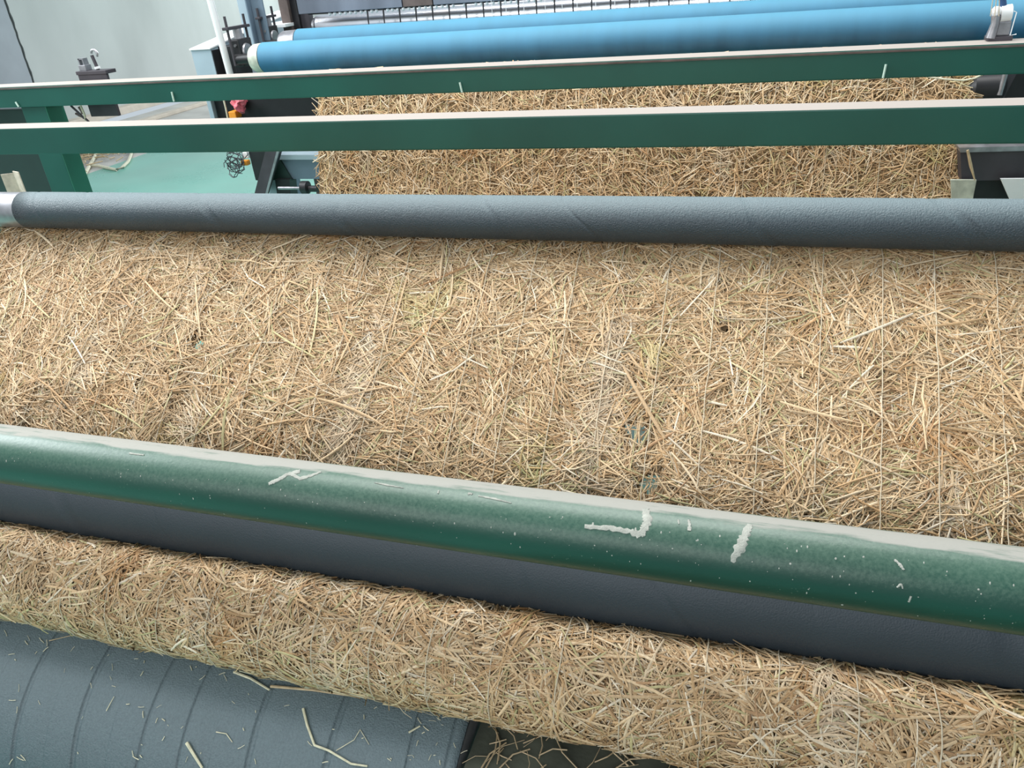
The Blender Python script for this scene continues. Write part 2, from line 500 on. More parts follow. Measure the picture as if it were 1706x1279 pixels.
def straws(name, path, x0, x1, N, lmin, lmax, wmin, wmax, parent, seed, nsign, thick=.012, K=3, s0=0, s1=None, loft=.0, fray=0., holes=(), tint=1.0):
    rs = np.random.RandomState(seed)
    s1 = path.L if s1 is None else s1
    cx = rs.uniform(x0, x1, N); cs = rs.uniform(s0, s1, N)
    ang = rs.uniform(0, np.pi, N)
    l = lmin + (lmax - lmin) * rs.beta(1.3, 4, N); wd = wmin + (wmax - wmin) * rs.beta(1.1, 3.6, N)
    # local clumps share a direction
    cl = lf_noise(cx, cs, seed + 5, 26)
    ang = np.where(rs.rand(N) < .45, cl * 2.2 + rs.normal(0, .45, N), ang)
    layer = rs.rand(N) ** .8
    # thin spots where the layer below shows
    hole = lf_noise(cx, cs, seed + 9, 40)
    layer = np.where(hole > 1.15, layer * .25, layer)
    gap = np.zeros(N, bool)
    for (gx, gs, gr_) in holes:
        gap |= (((cx - gx) / 1.3) ** 2 + (cs - gs) ** 2 < (gr_ * 2.1) ** 2 * (1 + .5 * (l / .06)) * .8) & (rs.rand(N) < .9)
    keep = ~gap & ~((hole > 1.4) & (rs.rand(N) < .8))
    bumpy = .003 * lf_noise(cx, cs, seed + 2, 30) + .0022 * np.cos((cx - x0) / .087 * 2 * np.pi + np.pi + .8 * np.sin(cs * 9))
    bend = rs.normal(0, .05, N) * l
    tilt = rs.normal(0, .05, N)
    tilt = np.where(rs.rand(N) < .03, tilt * 3.5, tilt)
    t = np.linspace(-.5, .5, K)[None, :]
    dx = np.cos(ang)[:, None]; ds = np.sin(ang)[:, None]
    off = bend[:, None] * (1 - 4 * t * t)
    px = cx[:, None] + dx * l[:, None] * t - ds * off
    ps = cs[:, None] + ds * l[:, None] * t + dx * off
    hh = (layer * thick + bumpy)[:, None] + tilt[:, None] * l[:, None] * t - .12 * (l[:, None] * t) ** 2 * 4
    hw = wd[:, None] * .5 * np.array([.75] + [1.0] * (K - 2) + [.65])[None, :]
    rows = []
    for sgn, lift in ((-1, 0.), (0, .42), (1, 0.)):
        X = px - sgn * ds * hw; S = ps + sgn * dx * hw
        Hh = hh + lift * wd[:, None]
        if fray == 0: X = np.clip(X, x0 - .03, x1 + .03)
        Sc = np.clip(S, 0, path.L)
        y, z, ty, tz = path(Sc)
        ny, nz = nsign * tz, -nsign * ty
        y = y + ty * (S - Sc); z = z + tz * (S - Sc)
        rows.append(np.stack([X, y + ny * Hh, z + nz * Hh], -1))
    V = np.stack(rows, 2)                       # N,K,3,3
    V = V[keep]; n = V.shape[0]
    co = V.reshape(-1, 3)
    base = (np.arange(n) * K * 3)[:, None]
    q = []
    for k in range(K - 1):
        for j in range(2):
            q.append([k * 3 + j, k * 3 + j + 1, (k + 1) * 3 + j + 1, (k + 1) * 3 + j])
    q = np.array(q)
    F = (base[:, :, None] + q[None]).reshape(-1, 4)
    off_ = wloc(parent)
    co = co - np.array(off_)[None]
    me = bpy.data.meshes.new(name)
    me.vertices.add(len(co)); me.vertices.foreach_set('co', co.astype(np.float32).ravel())
    me.loops.add(F.size); me.loops.foreach_set('vertex_index', F.astype(np.int32).ravel())
    me.polygons.add(len(F)); me.polygons.foreach_set('loop_start', (np.arange(len(F)) * 4).astype(np.int32))
    me.update(calc_edges=True)
    # tint
    pal = np.array([[.60, .42, .235], [.66, .49, .29], [.52, .34, .17], [.70, .56, .37], [.44, .27, .125], [.50, .44, .22], [.76, .66, .50], [.40, .24, .12]])
    pr = np.array([.26, .22, .16, .12, .09, .06, .05, .04])
    idx = rs.choice(len(pal), N, p=pr / pr.sum())
    c = pal[idx] * rs.uniform(.78, 1.14, (N, 1)) * np.array([.95, .94, .94])
    pb = lf_noise(cx * 1.0, cs * .18, seed + 40, 34)[:, None]
    c = np.where(pb > .95, c * .7 + np.array([.20, .18, .145]), c)
    br = lf_noise(cx, cs, seed + 20, 22)[:, None]
    c = np.where(br > .95, c * np.array([.86, .74, .62]), c)
    gr = lf_noise(cx, cs, seed + 21, 18)[:, None]
    c = np.where(gr > 1.0, c * np.array([.92, 1.0, .86]), c)
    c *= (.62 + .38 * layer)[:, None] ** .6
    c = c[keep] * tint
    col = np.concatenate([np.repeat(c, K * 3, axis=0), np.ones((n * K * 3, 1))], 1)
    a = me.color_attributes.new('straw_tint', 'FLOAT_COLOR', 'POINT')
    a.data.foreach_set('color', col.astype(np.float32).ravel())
    me.validate()
    o = bpy.data.objects.new(name, me); COL.objects.link(o); me.materials.append(M['straw'])
    o.parent = parent
    o['kind'] = 'stuff'
    return o

def sheet(name, path, x0, x1, ns, nx, parent, nsign, thick, closed=False, seed=0, holes=()):
    """the matted core of the web: an uneven slab"""
    bm = new_bm()
    S = np.linspace(0, path.L, ns); X = np.linspace(x0, x1, nx)
    y, z, ty, tz = path(S)
    grid = []
    for lay in (0, 1):
        g = []
        for i in range(ns):
            row = []
            for k, x in enumerate(X):
                h = (.003 * mnoise.noise(Vector((x * 25, S[i] * 25, seed))) if lay == 0 else -thick)
                row.append(bm.verts.new((x, y[i] + nsign * tz[i] * h, z[i] - nsign * ty[i] * h)))
            g.append(row)
        grid.append(g)
    for lay in (0, 1):
        g = grid[lay]
        for i in range(ns - 1):
            for k in range(nx - 1):
                if any(abs(X[k] - hx) < hr * 1.5 and (X[k] - hx) ** 2 + (S[i] - hs_) ** 2 < hr * hr * 1.6 for hx, hs_, hr in holes): continue
                bm.faces.new((g[i][k], g[i][k + 1], g[i + 1][k + 1], g[i + 1][k]))
    a, b = grid
    for i in range(ns - 1):
        for k in (0, nx - 1):
            bm.faces.new((a[i][k], a[i + 1][k], b[i + 1][k], b[i][k]))
    for k in range(nx - 1):
        for i in (0, ns - 1):
            bm.faces.new((a[i][k], a[i][k + 1], b[i][k + 1], b[i][k]))
    return obj(name, bm, M['matting'], parent, smooth=True)

def threads(path, x0, x1, spacing, s0, s1, parent, nsign, h, seed, r=.0007):
    rnd = random.Random(seed)
    n = int((x1 - x0) / spacing)
    for i in range(n):
        x = x0 + (i + .5) * spacing + rnd.uniform(-.006, .006)
        S = np.linspace(s0, s1, 26)
        y, z, ty, tz = path(S)
        pts = []
        for k in range(len(S)):
            hh = h + rnd.uniform(-.0018, .0012)
            pts.append((x + rnd.uniform(-.0012, .0012), y[k] + nsign * tz[k] * hh, z[k] - nsign * ty[k] * hh))
        tube('stitch_thread', pts, r, M['thread'], parent, seg=4, smooth=False)

# near web: comes up from behind, passes under the back roller and slopes down towards the viewer
web1 = Path([rel(2.24, -1.06), rel(1.9, -.90), rel(1.60, -.64), rel(1.47, -.515), rel(1.395, -.502), rel(1.30, -.565), rel(1.15, -.675), rel(1.02, -.782), rel(.955, -.868), rel(.90, -.917)], 500)
near = thing('straw_mat', 'wide flat straw mat stretched between the slim grey roller and the green pipe', 'straw mat', (XL, 1.2, H - .9))
# nsign: normal must face up / to the viewer. tangent points to -Y here
NS1 = 1
def web_hit(px, py):
    d = ray(px, py); el = d.z / d.y
    for i in range(len(web1.A) - 1):
        y, z = web1.A[i]
        if y < 1.38 and (z - H) / y < el: return d.x / d.y * y, web1.s[i]
HOLES = []
rnd = random.Random(8)
for px, py, r_ in ((1215, 550, .008), (1056, 640, .008), (1062, 716, .013), (1080, 803, .012), (1330, 562, .005), (288, 622, .008), (330, 572, .010), (232, 646, .005), (376, 497, .004), (1640, 540, .004),
                   (1340, 632, .005), (560, 560, .003), (905, 520, .004), (1110, 640, .007), (1215, 650, .006), (1330, 745, .006), (945, 665, .004), (1205, 690, .005), (318, 640, .006), (250, 500, .004)):
    hx, hs_ = web_hit(px, py)
    HOLES.append((hx, hs_, r_))
    if r_ > .006: HOLES.append((hx + rnd.uniform(-1, 1) * r_ * 1.4, hs_ + rnd.uniform(-1, 1) * r_ * 1.4, r_ * .6))
sheet('matted_core', web1, XL, XR, 240, 400, near, NS1, .008, seed=3, holes=HOLES)
sA = web1.s[np.argmin(np.hypot(web1.A[:, 0] - 1.45, web1.A[:, 1] - (H - .51)))]
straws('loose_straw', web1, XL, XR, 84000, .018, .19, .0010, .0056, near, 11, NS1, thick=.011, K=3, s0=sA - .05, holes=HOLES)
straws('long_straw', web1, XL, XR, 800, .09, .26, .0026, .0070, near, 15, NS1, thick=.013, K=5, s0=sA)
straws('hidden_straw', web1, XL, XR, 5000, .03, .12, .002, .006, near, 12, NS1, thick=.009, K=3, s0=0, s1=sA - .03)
threads(web1, XL + .02, XR, .087, sA, web1.L - .05, near, NS1, .0145, 5, r=.0008)

# far web hanging from the blue roller
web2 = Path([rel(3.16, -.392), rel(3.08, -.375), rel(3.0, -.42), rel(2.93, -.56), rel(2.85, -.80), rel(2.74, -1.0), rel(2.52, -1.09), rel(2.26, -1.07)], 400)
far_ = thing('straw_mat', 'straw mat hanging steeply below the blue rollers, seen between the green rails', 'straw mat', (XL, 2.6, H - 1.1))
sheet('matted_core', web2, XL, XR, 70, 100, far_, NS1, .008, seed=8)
straws('loose_straw', web2, XL, XR, 34000, .02, .16, .0018, .007, far_, 31, NS1, thick=.012, K=3, tint=1.17)  # tint brightens the straw colour as if the steep face caught more light
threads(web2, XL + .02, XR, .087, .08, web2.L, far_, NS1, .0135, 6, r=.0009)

# the wound roll
YR, ZR = rel(.755, -.933); RR = .079
roll = thing('straw_mat_roll', 'long thick roll of straw matting lying against the dark roller below the green pipe', 'straw roll', (-1.8, YR, ZR - RR))
circ = Circle(YR, ZR, RR)
def lumpy_roll():
    bm = new_bm(); rings = []
    for x in np.linspace(-1.8, .68, 160):
        rings.append([bm.verts.new((x, YR + (RR + .0025 * mnoise.noise(Vector((x * 14, k * .3, 2)))) * math.cos(2 * math.pi * k / 56), ZR + (RR + .0025 * mnoise.noise(Vector((x * 14, k * .3, 2)))) * math.sin(2 * math.pi * k / 56))) for k in range(56)])
    for a, b in zip(rings, rings[1:]):
        for k in range(56): bm.faces.new((a[k], a[(k + 1) % 56], b[(k + 1) % 56], b[k]))
    bm.faces.new(rings[0]); bm.faces.new(rings[-1][::-1])
    obj('matted_core', bm, M['matting'], roll, smooth=True)
lumpy_roll()
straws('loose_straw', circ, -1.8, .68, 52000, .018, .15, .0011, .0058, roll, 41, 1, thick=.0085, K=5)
threads(circ, -1.78, .68, .095, .0, circ.L, roll, 1, .0115, 9, r=.0009)

# ------------------------------------------------------------------ loose stems on the drum
def drum_pt(px, py, lift):
    d = ray(px, py); R = .2615 + lift
    a = d.y ** 2 + d.z ** 2; oy, oz = CAM.y - YF, CAM.z - ZF
    b = 2 * (oy * d.y + oz * d.z); c = oy * oy + oz * oz - R * R
    s = (-b - math.sqrt(max(0, b * b - 4 * a * c))) / (2 * a)
    return CAM + d * s
M['pale_straw'] = mat('pale_straw', (.66, .62, .44), .55, var=.25, vscale=90)
M['straw_brown'] = mat('tan_straw', (.52, .40, .24), .6, var=.25, vscale=90)
def stem(pix, r, label, mt='pale_straw', lift=None):
    pts = []
    for (a, b), (c, d) in zip(pix, pix[1:]):
        for k in range(5):
            t = k / 5; pts.append(drum_pt(a + (c - a) * t, b + (d - b) * t, r * .9))
    pts.append(drum_pt(*pix[-1], r * .9))
    o = tube('straw', pts, [r * (1 - .35 * i / len(pts)) for i in range(len(pts))], M[mt], seg=6)
    return o
tag(stem([(505, 1180), (512, 1208), (524, 1241), (548, 1250), (585, 1272), (612, 1276)], .0022, ''), 'long pale straw stem bent like a hook, lying right of centre on the grey drum', 'straw', 'loose straws on the grey drum')
tag(stem([(311, 1237), (325, 1260), (337, 1279)], .0028, ''), 'short thick straw stem cut by the bottom edge of the picture, on the grey drum', 'straw', 'loose straws on the grey drum')
tag(stem([(390, 1119), (418, 1130), (449, 1149)], .0026, ''), 'pale slanted straw piece leaning at the underside of the roll', 'straw', 'loose straws on the grey drum')
tag(stem([(451, 1143), (520, 1149), (580, 1158)], .0024, '', 'straw_brown'), 'tan straight straw stem lying along the foot of the straw roll', 'straw', 'loose straws on the grey drum')
tag(stem([(681, 1220), (700, 1209)], .0016, ''), 'small slanted straw piece near the right end of the grey drum', 'straw', 'loose straws on the grey drum')
tag(stem([(360, 1219), (377, 1222), (387, 1236)], .0009, ''), 'thin curved straw fibre between the thick stem and the hooked stem', 'straw', 'loose straws on the grey drum')
tag(stem([(177, 1184), (190, 1160)], .0008, ''), 'thin upright straw fibre alone on the left of the grey drum', 'straw', 'loose straws on the grey drum')
tag(stem([(560, 1250), (590, 1232), (600, 1215), (615, 1240)], .0007, ''), 'hair thin wavy straw fibre above the hooked stem', 'straw', 'loose straws on the grey drum')
tag(stem([(80, 1047), (120, 1053)], .0012, ''), 'pale straw end poking out under the roll at the far left', 'straw', 'loose straws on the grey drum')
tag(stem([(82, 1067), (120, 1058), (150, 1062)], .0008, '', 'straw_brown'), 'thin tan fibre under the left end of the straw roll', 'straw', 'loose straws on the grey drum')
# crumbs of straw too small to count
bm = new_bm(); rnd = random.Random(4)
for i in range(85):
    px = rnd.uniform(0, 770); top = 1045 + px * .2
    py = top + (1290 - top) * rnd.random() ** 1.4
    a = rnd.uniform(0, 6.28); L_ = rnd.uniform(2, 13)
    rr = rnd.uniform(.0003, .0008)
    add_tube(bm, [drum_pt(px, py, rr), drum_pt(px + L_ * .6 * math.cos(a), py + L_ * .6 * math.sin(a), rr), drum_pt(px + L_ * math.cos(a + .08), py + L_ * math.sin(a + .08), rr)], rr, 4)
tag(obj('straw_crumbs', bm, M['pale_straw']), 'fine straw crumbs scattered over the grey drum', 'straw crumbs', kind='stuff')

# machine bed beside the drum, strewn with straw
bed = box('machine_bed', (-.355, .30, H - 1.075), (.74, .93, H - 1.055), M['bed'], bevel=.002)
tag(bed, 'dirty dark green steel bed under the straw roll, right of the grey drum', 'machine bed')
bm = new_bm()
for i in range(700):
    x = rnd.uniform(-.34, .5); y = rnd.uniform(.3, .85); a = rnd.uniform(0, 6.28); L_ = rnd.uniform(.01, .07); r_ = rnd.uniform(.0004, .0014)
    z = H - 1.055 + r_ + rnd.uniform(0, .004)
    add_tube(bm, [(x, y, z), (x + .5 * L_ * math.cos(a), y + .5 * L_ * math.sin(a), z + .003), (x + L_ * math.cos(a + .2), y + L_ * math.sin(a + .2), z)], r_, 4)
tag(obj('straw_litter', bm, M['straw_brown']), 'straw litter scattered on the dark bed at the bottom edge', 'straw litter', kind='stuff')

# side stands that carry the winder, just outside the picture
for x0, x1, lb in ((-2.33, -2.25, 'green side stand carrying the left ends of the winder rollers'), (.86, .94, 'green side stand carrying the right ends of the winder rollers')):
    st = thing('side_stand', lb, 'stand', (x0, 1.0, 0))
    for a, b in (((x0, .45, 0), (x1, .55, H - .95)), ((x0, 1.34, 0), (x1, 1.44, H - .30)), ((x0, .80, 0), (x1, .92, H - .58))):
        box('upright', a, b, M['post_green'], st)
    box('crossbar', (x0, .55, .3), (x1, .80, .38), M['post_green'], st)
    box('crossbar', (x0, .92, .3), (x1, 1.34, .38), M['post_green'], st)
    box('pipe_saddle', (x0 - .005 if x0 > 0 else x0, .70, H - .74), (x1 if x0 > 0 else x1 + .005, .81, H - .70), M['post_green'], st)
    box('saddle_post', (x0, .70, H - .72), (x1, .80, H - .705), M['post_green'], st)
    box('bearing_arm', (x0 + .01, .49, H - 1.14), (x1 - .01, .58, H - 1.05), M['dark_grey'], st)

# ------------------------------------------------------------------ the two green rails
r1 = thing('green_rail', 'nearer square green rail with dusty top, just above the slim grey roller', 'rail', (-2.9, 1.95, 1.0))
z1 = H - .3485
box('box_beam', (-2.95, 1.90, z1 - .0795), (.98, 1.985, z1), M['rail_green'], r1, bevel=.004)
for x in (-2.92, .88):
    box('upright', (x, 1.91, 0), (x + .07, 1.975, z1 - .0795), M['post_green'], r1)

r2 = thing('green_rail', 'farther square green rail with small pale pegs, in front of the blue rollers', 'rail', (-3.6, 2.63, 1.0))
z2 = H - .3115
box('box_beam', (-3.6, 2.585, z2 - .081), (1.02, 2.685, z2), M['rail_green'], r2, bevel=.004)
box('shadow_strip', (-3.6, 2.5825, z2 - .010), (1.02, 2.585, z2 - .004), M['rust'], r2, bevel=.0005)  # dark strip standing in for the shadow line under the rail's top edge
for a, b in (((286, 153), (290, 169)), ((766, 137), (770, 154)), ((1476, 107), (1471, 130)), ((26, 170), (31, 178))):
    tube('peg', [at(*a, 2.580), at(*b, 2.578)], .0035, M['peg'], r2, seg=6)
# left post of the far rail: front face, side face painted brighter as lit, and the dark panel beside it
pL = at(80, 190, 2.60)
box('upright', (pL.x - .13, 2.6, 0), (pL.x - .004, 2.685, z2 - .081), M['rail_green'], r2, bevel=.003)
box('upright_lit_side', (pL.x - .004, 2.6, 0), (pL.x, 2.69, z2 - .081), M['post_green'], r2, bevel=.001)  # thin sheet over the post's side, its brighter light put into the green
box('upright', (.93, 2.6, 0), (1.0, 2.68, z2 - .081), M['post_green'], r2, bevel=.002)
dp = box('dark_panel', (-3.6, 2.66, .05), (pL.x - .12, 2.70, z2 - .10), M['dark_green'], r2, bevel=.002)

# cardboard strip left
c0 = at(28, 300, 2.45)
cd = thing('cardboard_strip', 'upright pale folded cardboard strip in front of the dark panel at the left edge', 'cardboard', (c0.x, 2.45, 0))
bm = new_bm()
for sx, a in ((-1, .5), (1, -.35)):
    vs = add_box(bm, (c0.x + (0 if sx > 0 else -.05), 2.446, 0.0), (c0.x + (.05 if sx > 0 else 0), 2.450, c0.z + .03 + (.008 if sx > 0 else 0)), Matrix.Rotation(a, 3, 'Z'), (c0.x, 2.448, 0))
obj('folded_strip', bm, M['card'], cd)

# ------------------------------------------------------------------ bracket with an eye bolt behind the far rail
YK = 2.70
a_ = at(154, 160, YK); 
pl0 = at(131, 125, YK); pl1 = at(201, 192, YK)
bk = thing('rail_bracket', 'dark steel bracket with small eye bolt behind the farther rail, at the left', 'bracket', (a_.x, YK, a_.z))
tl = at(131, 125, YK); tr = at(178, 122, YK); bl = at(154, 194, YK)
box('plate', (tl.x, YK - .005, bl.z), (tr.x, YK + .008, tl.z), M['dark_grey'], bk)
box('top_flange', (tl.x - .004, YK - .008, tl.z), (tr.x + .004, YK + .05, tl.z + .014), M['dark_grey'], bk)
box('clamp_block', (tl.x + .012, YK, tl.z + .014), (tl.x + .045, YK + .035, tl.z + .036), M['steel'], bk)
bm = new_bm(); add_box(bm, (tl.x + .016, YK + .004, tl.z + .036), (tl.x + .021, YK + .03, tl.z + .06)); add_box(bm, (tl.x + .036, YK + .004, tl.z + .036), (tl.x + .041, YK + .03, tl.z + .056)); add_box(bm, (tl.x + .016, YK + .004, tl.z + .056), (tl.x + .041, YK + .03, tl.z + .061))
obj('clamp_loop', bm, M['steel'], bk)
e0 = Vector((tl.x + .088, YK + .02, tl.z + .012)); e1 = at(153, 92, YK + .02)
tube('bolt_shank', [e0, e1], .007, M['dark_grey'], bk)
tube('bolt_nut', [e0 + (e1 - e0) * .1, e0 + (e1 - e0) * .25], .012, M['white_top'], bk, seg=6)
ce = at(157, 89, YK + .02)
tube('bolt_eye', [ce + Vector((.014 * math.cos(t), 0, .014 * math.sin(t))) for t in [math.pi - i * .5 for i in range(9)]], .005, M['steel'], bk, seg=8)
# knotted cord ends hanging under the rail beside the bracket
kc = thing('knotted_cord', 'knotted dark and pale cord ends hanging below the farther rail, left of the bracket', 'cord', at(135, 186, 2.64))
for a, b, mt in (((118, 176), (140, 197), 'wire'), ((131, 178), (137, 190), 'rust'), ((126, 189), (136, 194), 'rust'), ((134, 176), (143, 201), 'cream'), ((138, 194), (148, 203), 'wire')):
    p, q = at(*a, 2.64), at(*b, 2.64); mid = (p + q) / 2 + Vector((.004, 0, -.003))
    tube('cord', [p, mid, q], .0045, M[mt], kc, seg=6)

# ------------------------------------------------------------------ thread guide on the far rail, at the right
YK = 2.66
g = at(1665, 58, YK)
tg = thing('thread_guide', 'grey cast thread guide with blue rod standing on the farther rail, at the right', 'thread guide', (g.x, YK, z2))
gl = at(1645, 56, YK); gr_ = at(1686, 56, YK)
box('base_plate', (gl.x, YK - .02, z2), (gr_.x, YK + .03, z2 + .012), M['dark_grey'], tg, bevel=.002)
wgt = gr_.x - gl.x
box('body', (gl.x + .25 * wgt, YK - .012, z2 + .012), (gl.x + .86 * wgt, YK + .02, z2 + .05), M['steel'], tg, bevel=.004)
tube('arm', [(gl.x + .12 * wgt, YK - .01, z2 + .008), (gl.x + .2 * wgt, YK - .01, z2 + .045), (gl.x + .16 * wgt, YK - .01, z2 + .066)], [.014, .011, .012], M['steel'], tg)
tube('roller', [(gl.x - .0 * wgt, YK - .004, z2 + .072), (gl.x + .12 * wgt, YK - .004, z2 + .074), (gl.x + .3 * wgt, YK, z2 + .075)], [.009, .015, .013], M['white_top'], tg, seg=16)
tube('collar', [(gl.x + .35 * wgt, YK, z2 + .068), (gl.x + .78 * wgt, YK, z2 + .07)], .022, M['white_top'], tg, seg=24)
tube('wire_clip', [(gl.x + .8 * wgt, YK - .02, z2 + .075), (gl.x + .92 * wgt, YK - .02, z2 + .072), (gl.x + .86 * wgt, YK - .02, z2 + .014), (gl.x + 1.1 * wgt, YK - .02, z2 + .016)], .0015, M['white_top'], tg, seg=6)
tp = at(1663, -60, YK)
tube('rod', [(gl.x + .42 * wgt, YK, z2 + .085), tp], .009, mat('dark_blue_rod', (.03, .08, .2), .4), tg)
for i, (px0, px1) in enumerate(((1650, 1657), (1657, 1662), (1664, 1666))):
    tube('guide_thread', [at(px0, 27, YK - .025), at(px1, -20, YK - .025)], .0012, M['thread'], tg, seg=5)

# ------------------------------------------------------------------ stitching machine behind
def blue_roller(name, label, Y, ztop_angle, r, xl, xr, cover, band, sleeve):
    z = H - Y * math.tan(math.radians(ztop_angle)) - r
    t = thing(name, label, 'roller', (xl, Y, z - r))
    lathe_x('cover', [(xl, r - .006), (xl + .004, r), (xr - .004, r), (xr, r - .006)], Y, z, cover, t, 96)
    if band: lathe_x('end_collar', [(xl - band, r * .80), (xl - band + .015, r * .92), (xl - .001, r * .97)], Y, z, sleeve, t, 48)
    lathe_x('shaft', [(xl - band - .09, r * .35), (xr + .12, r * .35)], Y, z, M['black'], t, 24)
    return z
zB1 = blue_roller('blue_roller', 'big blue roller in front, with an ivory collar at its left end', 3.2, 4.45, .064, -2.13, .98, M['blue'], .055, M['ivory'])
zB2 = blue_roller('blue_roller', 'blue roller behind the front one, half hidden, with a steel collar', 3.46, 3.66, .060, -2.10, .98, M['blue'], .09, M['steel'])
zC = blue_roller('chrome_roller', 'shiny chrome roller behind the blue rollers under the needle bar', 3.72, 2.80, .052, -2.13, .98, M['chrome'], .02, M['chrome'])

# needle bar above chrome roller, carrying a row of dark needles
nb = thing('needle_bar', 'long blue grey needle bar plate with a row of needles above the chrome roller', 'needle bar', (-2.15, 3.62, H - .17))
zn = H - .168
segs = [(-2.16, -1.62), (-1.615, -1.47), (-1.465, -.55), (-.545, .3), (.305, .98)]
for i, (a, b) in enumerate(segs):
    p_ = box('plate', (a, 3.60, zn), (b, 3.615, zn + .35), M['rust'] if i == 1 else M['plate_steel'], nb, bevel=.002)
box('needle_holder', (-2.12, 3.615, zn - .006), (.98, 3.635, zn + .03), M['black'], nb, bevel=.001)
nx = np.arange(-1.80, .9, .0815)
for x in nx:
    bm = new_bm(); add_tube(bm, [(x, 3.606, zn + .004), (x, 3.600, zn - .04), (x + .002, 3.594, zn - .083)], [.0042, .0036, .002], 6)
    obj('needle', bm, M['black'], nb)
for x in np.arange(-2.0, .9, .02717):
    if random.random() < .82:
        bm = new_bm(); bmesh.ops.create_icosphere(bm, subdivisions=1, radius=.0085, matrix=Matrix.Translation((x + random.uniform(-.002, .002), 3.612, zn - .008)))
        obj('stud', bm, M['white_top'], nb, smooth=True)
for x in nx:
    xx = x + random.uniform(.012, .04)
    if x > -1.3 or random.random() < .3:
        tube('yarn', [(xx, 3.592, zn + .25), (xx + .003, 3.592, zn), (xx + .006, 3.585, zn - .078)], .0013, M['white_top'], nb, seg=4)

# machine left side: cabinet, posts, bearing screws
cab = thing('control_cabinet', 'pale blue grey cabinet with white sloping top beside the left end of the blue rollers', 'cabinet', (-2.56, 3.3, 0))
cl_ = at(318, 84, 3.3); cr_ = at(350, 81, 3.3)
xa, xb_ = cl_.x, cr_.x; zt = cl_.z
zb = at(335, 148, 3.3).z
bm = new_bm()
v = [bm.verts.new(p) for p in ((xa, 3.3, zb), (xb_, 3.3, zb), (xb_, 4.1, zb), (xa, 4.1, zb), (xa, 3.3, zt), (xb_, 3.3, zt), (xb_, 4.1, zt + .1), (xa, 4.1, zt + .1))]
for f in ((0, 1, 5, 4), (1, 2, 6, 5), (2, 3, 7, 6), (3, 0, 4, 7), (0, 3, 2, 1), (4, 5, 6, 7)): bm.faces.new([v[i] for i in f])
obj('housing', bm, M['pale_blue'], cab, bevel=.004)
bm = new_bm()
v = [bm.verts.new(p) for p in ((xa - .004, 3.294, zt + .001), (xb_ + .004, 3.294, zt + .001), (xb_ + .004, 4.1, zt + .102), (xa - .004, 4.1, zt + .102))]
f = bm.faces.new(v); r_ = bmesh.ops.extrude_face_region(bm, geom=[f])
for e in r_['geom']:
    if isinstance(e, bmesh.types.BMVert): e.co.z += .006
obj('top_cover', bm, M['white_top'], cab)
ql, qr, qb = at(344, 170, 3.34), at(351, 170, 3.34), at(352, 240, 3.34)
box('leg', (ql.x, 3.34, qb.z), (qr.x, 3.9, zb), M['pale_blue'], cab, bevel=.002)
box('side_panel', (xb_ - .001, 3.305, zb), (xb_ + .004, 4.05, zt - .005), M['black'], cab, bevel=.001)

mf = thing('machine_side_frame', 'dark machine side frame holding the left ends of the blue rollers', 'machine frame', (-2.35, 3.6, 0))
xs0 = cr_.x + .012
box('side_plate', (qr.x + .006, 3.36, at(400, 215, 3.36).z), (xs0 + .06, 4.3, H - .27), M['black'], mf)
box('front_plate', (xs0 + .03, 3.33, at(450, 240, 3.4).z), (-1.74, 3.355, H - .42), M['black'], mf)
# white cast ledge behind the bearings
box('ledge', (xs0 + .035, 3.60, H - .22), (xs0 + .22, 4.0, H - .205), M['white_top'], mf, bevel=.002)
def bearing(px, py, Y, s):
    c = at(px, py, Y)
    bl_ = thing('bearing_block', 'black bearing block with two adjusting screws at the end of the ' + ('front' if Y < 3.35 else 'rear') + ' blue roller', 'bearing', (c.x, Y, c.z - .07 * s))
    box('housing', (c.x - .028 * s, Y - .05 * s, c.z - .07 * s), (c.x + .022 * s, Y + .05 * s, c.z + .045 * s), M['black'], bl_, bevel=.006)
    box('crossbar', (c.x - .022 * s, Y - .085 * s, c.z + .085 * s), (c.x + .008 * s, Y + .085 * s, c.z + .097 * s), M['dark_grey'], bl_)
    for q in (-1, 1):
        tube('screw', [(c.x - .006, Y + q * .07 * s, c.z - .06 * s), (c.x - .006, Y + q * .07 * s, c.z + .14 * s)], .0058, M['dark_grey'], bl_, seg=8)
    tube('locknut', [(c.x - .006, Y, c.z + .045 * s), (c.x - .006, Y, c.z + .085 * s)], .02, M['steel'], bl_, seg=6)
    lathe_x('bearing_cap', [(c.x + .02 * s, .036 * s), (c.x + .03 * s, .033 * s)], Y, c.z - .01, M['steel'], bl_, 24)
    tube('grease_nipple', [(c.x + .005, Y - .05 * s, c.z + .02), (c.x + .005, Y - .06 * s, c.z + .02)], .006, M['steel'], bl_, seg=8)
bearing(404, 82, 3.25, 1.0)
bearing(451, 58, 3.50, .85)
# pale blue channel post
pp = at(412, 30, 3.42)
pp_x = pp.x
cp = thing('channel_post', 'tall pale blue steel channel post behind the front blue roller end', 'post', (pp_x, 3.42, 0))
box('web', (pp_x - .05, 3.44, 0), (pp_x + .005, 3.455, H + .8), M['pale_blue'], cp)
box('flange', (pp_x + .005, 3.42, 0), (pp_x + .012, 3.52, H + .8), M['blue_grey'], cp)
box('flange', (pp_x + .012, 3.452, 0), (pp_x + .075, 3.462, H + .8), M['blue_grey'], cp)
# white conduit pole
p0 = at(342, -30, 3.25); p1 = at(382, 118, 3.25); p2 = at(388, 142, 3.25)
tag(tube('conduit_pole', [p0 + (p0 - p1) * .8, p1, p2], .0155, M['white_top'], seg=16), 'thin white leaning pole in front of the pale blue cabinet', 'pole')
